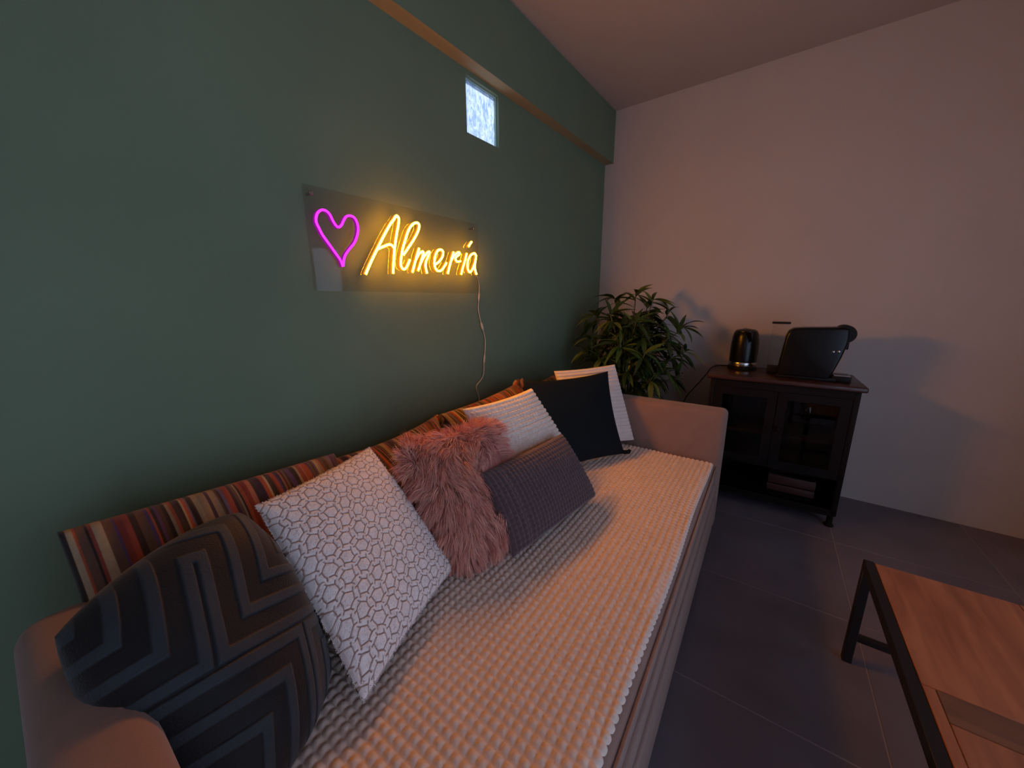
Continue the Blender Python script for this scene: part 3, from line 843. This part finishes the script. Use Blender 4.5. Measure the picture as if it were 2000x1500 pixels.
for sgn in (-1, 1):
    x0, x1 = (-CW + 0.027, -0.002) if sgn < 0 else (0.002, CW - 0.027)
    st = 0.045
    d = boxes('door', [(x0, x0 + st, 0.0, 0.02, 0.285, 0.743), (x1 - st, x1, 0.0, 0.02, 0.285, 0.743), (x0 + st, x1 - st, 0.0, 0.02, 0.285, 0.335), (x0 + st, x1 - st, 0.0, 0.02, 0.698, 0.743)], M_DARKWOOD, cab)
    boxes('door_pane', [(x0 + st, x1 - st, 0.008, 0.012, 0.335, 0.698)], M_GLASS, d)
    kx = -0.024 if sgn < 0 else 0.024
    kn = lathe('knob', [(0.005, 0), (0.005, 0.010), (0.010, 0.014), (0.011, 0.020), (0.007, 0.025)], M_DARKWOOD, d, k=16)
    kn.rotation_euler = (PI / 2, 0, 0); kn.location = (kx, 0, 0.53)
for fx in (-CW + 0.02, CW - 0.02):
    for fy in (0.022, CD - 0.022):
        lathe('foot', [(0.022, 0.0), (0.023, 0.008), (0.014, 0.020), (0.014, 0.062), (0.018, 0.075)], M_DARKWOOD, cab, k=16, loc=(fx, fy, 0))

def cab_pt(x, y, z):
    return (CB[0] + x * math.cos(CR) - y * math.sin(CR), CB[1] + x * math.sin(CR) + y * math.cos(CR), z)

# stemmed glasses behind the cabinet's panes
GL = ['leftmost clear stemmed glass behind the cabinet pane', 'middle clear stemmed glass behind the cabinet pane', 'rightmost clear stemmed glass behind the cabinet pane']
for i, gx in enumerate((-0.075, 0.035, 0.155)):
    g = empty('wine_glass', cab_pt(gx, 0.13, 0.484))
    tag(g, GL[i], 'glass', 'stemmed glasses in the cabinet')
    lathe('bowl', [(0.006, 0.078), (0.022, 0.086), (0.034, 0.105), (0.038, 0.130), (0.034, 0.170), (0.0325, 0.170), (0.0365, 0.130), (0.0325, 0.107), (0.021, 0.089), (0.004, 0.081)], M_GLASS, g, k=20)
    lathe('stem', [(0.0045, 0.006), (0.0035, 0.02), (0.0035, 0.065), (0.006, 0.078)], M_GLASS, g, k=10)
    lathe('foot', [(0.032, 0.0), (0.032, 0.002), (0.010, 0.005), (0.0045, 0.008)], M_GLASS, g, k=20)

# wooden crate on the bottom shelf
M_CRATE = mat('red_brown_crate', lin(74, 38, 32), 0.6, noise=0.25, nscale=6, stretch=(2, 12, 12))
cr = empty('wooden_crate', cab_pt(0.135, 0.10, 0.105), CR)
tag(cr, 'low red-brown wooden crate in the open bottom shelf of the cabinet', 'crate')
for z0, z1 in ((0.004, 0.045), (0.052, 0.105)):
    boxes('slat', [(-0.115, 0.115, -0.012, 0.0, z0, z1)], M_CRATE, cr, bevel=0.002)
    boxes('slat', [(-0.115, 0.115, 0.17, 0.182, z0, z1)], M_CRATE, cr, bevel=0.002)
for sx in (-0.115, 0.103):
    boxes('end_board', [(sx, sx + 0.012, 0.0, 0.17, 0.002, 0.108)], M_CRATE, cr, bevel=0.002)
boxes('base_board', [(-0.103, 0.103, 0.0, 0.17, 0.0, 0.008)], M_CRATE, cr)

# kettle
K0 = (1.125, -0.235, 0.815)
ket = empty('kettle', K0, math.radians(-70))
tag(ket, 'black electric kettle with a shiny steel band, on the left of the cabinet top', 'kettle')
lathe('power_base', [(0.080, 0.0), (0.082, 0.004), (0.082, 0.016), (0.076, 0.020)], M_BLACKMT, ket, k=40)
lathe('steel_band', [(0.0775, 0.022), (0.0785, 0.024), (0.0780, 0.047), (0.077, 0.049)], M_CHROME, ket, k=40)
lathe('body', [(0.072, 0.020), (0.0765, 0.0495), (0.0775, 0.06), (0.078, 0.12), (0.076, 0.17), (0.071, 0.215), (0.066, 0.235), (0.062, 0.240)], M_BLACKPL, ket, k=40)
lathe('lid', [(0.0625, 0.238), (0.061, 0.246), (0.048, 0.254), (0.020, 0.259), (0.006, 0.260)], M_BLACKPL, ket, k=40)
bm = bmesh.new()
sp = [bm.verts.new(p) for p in ((0.055, -0.028, 0.238), (0.055, 0.028, 0.238), (0.092, 0.0, 0.243), (0.066, -0.022, 0.17), (0.066, 0.022, 0.17), (0.073, 0.0, 0.165))]
for f in ((0, 1, 2), (0, 2, 5, 3), (2, 1, 4, 5), (0, 3, 4, 1), (3, 5, 4)):
    bm.faces.new([sp[i] for i in f])
me = bpy.data.meshes.new('spout'); bm.to_mesh(me); bm.free(); me.materials.append(M_BLACKPL); link('spout', me, ket)
tube('handle', spline([(-0.060, 0, 0.236), (-0.090, 0, 0.232), (-0.104, 0, 0.20), (-0.102, 0, 0.13), (-0.094, 0, 0.075), (-0.074, 0, 0.06)], 6), 0.011, M_BLACKMT, ket, k=12)
lathe('lid_button', [(0.010, 0), (0.010, 0.004), (0.007, 0.006)], M_CHROME, ket, k=16, loc=(-0.030, 0, 0.256))

# coffee machine, front to the right
cm = empty('coffee_machine', (1.46, -0.37, 0.815), math.radians(2))
tag(cm, 'black capsule coffee machine with a clear water tank, on the right of the cabinet top', 'coffee machine')
prof = [(-0.148, 0.010), (-0.140, 0.10), (-0.128, 0.235), (-0.118, 0.268), (-0.095, 0.284), (-0.04, 0.289), (0.06, 0.293), (0.105, 0.296), (0.135, 0.285), (0.140, 0.215), (0.125, 0.135), (0.105, 0.06), (0.09, 0.010)]
extrude_y('body', prof, -0.062, 0.058, M_BLACKPL, cm, bevel=0.012)
hd = lathe('head', [(0.010, -0.060), (0.038, -0.060), (0.046, -0.052), (0.048, -0.044), (0.048, 0.040), (0.044, 0.050), (0.010, 0.052)], M_BLACKMT, cm, k=36)
hd.rotation_euler = (PI / 2, 0, 0); hd.location = (0.122, 0, 0.258)
boxes('base', [(-0.150, 0.12, -0.060, 0.056, 0.0, 0.022)], M_BLACKMT, cm, bevel=0.006)
boxes('drip_tray', [(0.100, 0.182, -0.052, 0.048, 0.0, 0.034)], M_BLACKMT, cm, bevel=0.006)
boxes('drip_grid', [(0.108, 0.176, -0.046 + 0.016 * i, -0.040 + 0.016 * i, 0.034, 0.038) for i in range(6)], M_CHROME, cm)
boxes('coffee_spout', [(0.120, 0.150, -0.014, 0.010, 0.175, 0.215)], M_BLACKMT, cm, bevel=0.004)
for i in range(2):
    lathe('button', [(0.0065, 0), (0.0065, 0.003), (0.005, 0.004)], M_CHROME, cm, k=14).matrix_basis = Matrix.Translation((0.085 + 0.022 * i, -0.0625, 0.165 + 0.003 * i)) @ Matrix.Rotation(PI / 2, 4, 'X')
tank = boxes('water_tank', [(-0.198, -0.115, 0.035, 0.115, 0.045, 0.300)], M_GLASS, cm, bevel=0.012, seg=3)
boxes('tank_lid', [(-0.202, -0.111, 0.031, 0.119, 0.300, 0.312)], M_BLACKPL, tank, bevel=0.005)
boxes('tank_foot', [(-0.195, -0.118, 0.038, 0.112, 0.0, 0.046)], M_BLACKMT, cm, bevel=0.004)

# kettle lead over the left edge of the cabinet
pc = spline([(1.06, -0.20, 0.822), (1.02, -0.21, 0.8205), (0.985, -0.23, 0.8205), (0.955, -0.26, 0.808), (0.935, -0.28, 0.77), (0.90, -0.30, 0.71), (0.86, -0.30, 0.65), (0.82, -0.30, 0.58), (0.79, -0.28, 0.46), (0.77, -0.22, 0.30), (0.76, -0.10, 0.22), (0.76, -0.02, 0.22)], 6)
tag(tube('power_cord', pc, 0.0035, M_BLACKMT), 'thin black power cord hanging from the cabinet beside the plant', 'cord')

# ------------------------------------------------------------------ potted plant in the corner
PL = (0.43, -0.43, 0.0)
plant = empty('potted_plant', PL)
tag(plant, 'bushy potted plant with narrow dark green leaves in the corner behind the sofa', 'plant')
lathe('pot', [(0.115, 0.0), (0.125, 0.01), (0.155, 0.30), (0.165, 0.305), (0.165, 0.33), (0.150, 0.33), (0.146, 0.29)], M_POT, plant, k=36)
lathe('soil', [(0.146, 0.27), (0.146, 0.295), (0.08, 0.305), (0.01, 0.308)], M_SOIL, plant, k=24)
def leaf_mesh(i, Ln, W, droop, fold):
    n = 8; V, F = [], []
    for a in range(n + 1):
        t = a / n
        w = W * (math.sin(PI * min(1, t * 0.97 + 0.03)) ** 0.85) * (1 - 0.35 * t) * 1.15
        x = Ln * t; z = -droop * t * t * Ln
        V += [(x, -w / 2, z + fold * w), (x, 0, z), (x, w / 2, z + fold * w)]
    for a in range(n):
        b = a * 3
        F += [(b, b + 3, b + 4, b + 1), (b + 1, b + 4, b + 5, b + 2)]
    return pymesh('leaf', V, F, M_LEAVES[i % len(M_LEAVES)])
LEAF = [leaf_mesh(0, .155, .033, .35, .25), leaf_mesh(1, .14, .031, .25, .3), leaf_mesh(2, .165, .034, .55, .2), leaf_mesh(3, .15, .033, .3, .25), leaf_mesh(0, .13, .029, .15, .3), leaf_mesh(1, .155, .032, .7, .25), leaf_mesh(2, .145, .032, .4, .25)]
r = random.Random(21)
tips = []
targets = [(0.05, -0.05, 1.30), (0.16, -0.02, 1.26), (-0.12, 0.0, 1.27), (0.26, 0.02, 1.18), (-0.24, -0.05, 1.15), (0.36, 0.0, 1.08), (0.30, -0.10, 1.02), (-0.05, -0.22, 1.16), (0.12, -0.22, 1.12), (-0.26, -0.16, 1.02), (0.38, 0.04, 0.92), (0.30, -0.12, 0.82), (-0.22, -0.22, 0.90), (0.05, -0.28, 0.98), (0.20, -0.24, 0.92), (-0.10, -0.28, 0.88), (0.34, 0.06, 0.74), (0.10, -0.26, 0.80), (0.24, -0.2, 0.74), (-0.16, 0.10, 1.12), (0.08, 0.12, 1.20), (0.20, 0.14, 1.06), (0.0, 0.1, 1.0), (-0.28, 0.02, 0.86), (0.22, 0.04, 0.96), (0.02, -0.12, 1.08), (-0.12, -0.14, 1.02), (0.14, -0.08, 1.02), (-0.04, -0.2, 0.74), (0.28, 0.12, 0.86), (0.06, -0.1, 0.9), (-0.2, -0.1, 0.78)]
for ti, (x, y, z) in enumerate(targets):
    a = 2 * PI * r.random(); b = Vector((0.06 * math.cos(a), 0.06 * math.sin(a), 0.29))
    e = Vector((x, y, z)); mid = b.lerp(e, 0.55) + Vector((-0.25 * x, -0.25 * y, 0.06)); 
    path = spline([tuple(b), tuple(mid), tuple(e)], 7)
    tube('stem', path, np.linspace(0.006, 0.0028, len(path)), M_STEM, plant, k=6)
    d0 = (Vector(path[-1]) - Vector(path[-3])).normalized()
    outv = (Vector((x, y, 0)) * 1.0 + Vector((0, 0, 0.25))).normalized()
    ax = (d0 * 0.5 + outv * 0.7).normalized()
    s1 = ax.orthogonal().normalized(); s2 = ax.cross(s1)
    nl = 9
    ph = r.random() * 6
    for q in range(nl):
        for attempt in range(8):
            th = ph + 2 * PI * q / nl + r.uniform(-.25, .25) + attempt * 0.9
            el = r.uniform(0.1, 0.75)
            d = (s1 * math.cos(th) + s2 * math.sin(th)) * math.cos(el) + ax * math.sin(el)
            d = (d + Vector((0, 0, 0.12))).normalized()
            back = 0.012 * q * (0.6 if q > 3 else 0.2)
            p0 = e - d0 * back
            tip = Vector(PL) + p0 + d * 0.16
            if tip.x > 0.02 and tip.y < -0.02 and not (tip.y < -0.80 and tip.z < 0.74):
                break
        else:
            continue
        up = Vector((0, 0, 1)); sd = up.cross(d)
        if sd.length < 0.1: sd = s1.copy()
        sd.normalize(); up = d.cross(sd)
        rolla = r.uniform(-.5, .5)
        sd2 = sd * math.cos(rolla) + up * math.sin(rolla); up2 = d.cross(sd2)
        sc = r.uniform(0.8, 1.12)
        lf = link('leaf', LEAF[r.randrange(len(LEAF)) if r.random() > .12 else 3], plant)
        lf.matrix_basis = Matrix(((d.x * sc, sd2.x * sc, up2.x * sc, p0.x), (d.y * sc, sd2.y * sc, up2.y * sc, p0.y), (d.z * sc, sd2.z * sc, up2.z * sc, p0.z), (0, 0, 0, 1)))

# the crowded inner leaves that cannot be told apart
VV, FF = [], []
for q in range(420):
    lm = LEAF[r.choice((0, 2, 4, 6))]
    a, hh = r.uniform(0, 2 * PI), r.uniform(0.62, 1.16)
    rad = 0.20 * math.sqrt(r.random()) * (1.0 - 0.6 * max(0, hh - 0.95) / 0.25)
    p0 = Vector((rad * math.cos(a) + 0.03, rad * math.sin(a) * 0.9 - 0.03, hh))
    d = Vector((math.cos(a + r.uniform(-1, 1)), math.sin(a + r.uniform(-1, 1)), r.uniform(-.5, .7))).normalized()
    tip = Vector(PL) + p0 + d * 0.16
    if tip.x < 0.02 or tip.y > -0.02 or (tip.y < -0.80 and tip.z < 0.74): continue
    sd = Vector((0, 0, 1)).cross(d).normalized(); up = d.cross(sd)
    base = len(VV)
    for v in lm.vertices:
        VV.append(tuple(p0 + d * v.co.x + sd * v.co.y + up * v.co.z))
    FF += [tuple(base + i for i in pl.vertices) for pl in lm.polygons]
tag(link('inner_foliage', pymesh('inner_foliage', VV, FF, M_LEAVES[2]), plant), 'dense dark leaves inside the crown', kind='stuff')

# ------------------------------------------------------------------ coffee table
TR_ = math.radians(2.5)
tbl = empty('coffee_table', (1.650, -1.452, 0.0), TR_)
tag(tbl, 'low coffee table with warm wooden boards in a black steel frame', 'table')
TWd, TLn, TZ = 0.62, 1.12, 0.40       # width +x, length -y
BAR = 0.026
boxes('frame', [(0, BAR, -TLn, 0, TZ - 0.032, TZ), (TWd - BAR, TWd, -TLn, 0, TZ - 0.032, TZ), (BAR, TWd - BAR, -BAR * 0.35, 0, TZ - 0.032, TZ - 0.004), (BAR, TWd - BAR, -TLn, -TLn + BAR * 0.35, TZ - 0.032, TZ - 0.004)], M_STEEL, tbl, bevel=0.0015, seg=1)
for lx in (0, TWd - BAR):
    for ly in (-BAR, -TLn):
        boxes('leg', [(lx, lx + BAR, ly, ly + BAR, 0, TZ - 0.032)], M_STEEL, tbl, bevel=0.0015, seg=1)
for ly in (-BAR, -TLn):
    boxes('stretcher', [(BAR, TWd - BAR, ly + 0.003, ly + 0.023, 0.095, 0.115)], M_STEEL, tbl)
def wood(name, c1, c2, st):
    m = bpy.data.materials.new(name); m.use_nodes = True; nt = m.node_tree; b = nt.nodes['Principled BSDF']
    tc = nt.nodes.new('ShaderNodeTexCoord'); mp = nt.nodes.new('ShaderNodeMapping'); mp.inputs['Scale'].default_value = st
    n = nt.nodes.new('ShaderNodeTexNoise'); n.inputs['Scale'].default_value = 3.2; n.inputs['Detail'].default_value = 8; n.inputs['Distortion'].default_value = 0.8
    crp = nt.nodes.new('ShaderNodeValToRGB'); crp.color_ramp.elements[0].position = .3; crp.color_ramp.elements[0].color = c1; crp.color_ramp.elements[1].position = .72; crp.color_ramp.elements[1].color = c2
    nt.links.new(tc.outputs['Object'], mp.inputs['Vector']); nt.links.new(mp.outputs[0], n.inputs['Vector']); nt.links.new(n.outputs['Fac'], crp.inputs['Fac']); nt.links.new(crp.outputs['Color'], b.inputs['Base Color'])
    b.inputs['Roughness'].default_value = 0.55
    return m
W1 = wood('warm_board', lin(150, 92, 62), lin(186, 122, 84), (9, 1.2, 1))
W2 = wood('dark_board', lin(104, 72, 54), lin(132, 92, 66), (1.2, 9, 1))
W3 = wood('mid_board', lin(144, 90, 62), lin(178, 116, 80), (8, 1.1, 1))
g = 0.0012
y = -BAR * 0.35
boards = [(-0.485 - y, W1, None)]
def board(x0, x1, y0, y1, m): boxes('board', [(x0 + g / 2, x1 - g / 2, y0 + g / 2, y1 - g / 2, TZ - 0.022, TZ + 0.0015)], m, tbl, bevel=0.0012, seg=1)
board(BAR, BAR + 0.30, -0.485, y, W1)
board(BAR + 0.30, TWd - BAR, -0.485, y, W3)
board(BAR, BAR + 0.022, -TLn + 0.01, -0.485, W1)
board(BAR + 0.022, TWd - BAR, -0.567, -0.485, W2)
board(BAR + 0.022, BAR + 0.29, -TLn + 0.01, -0.567, W3)
board(BAR + 0.29, TWd - BAR, -TLn + 0.01, -0.567, W1)
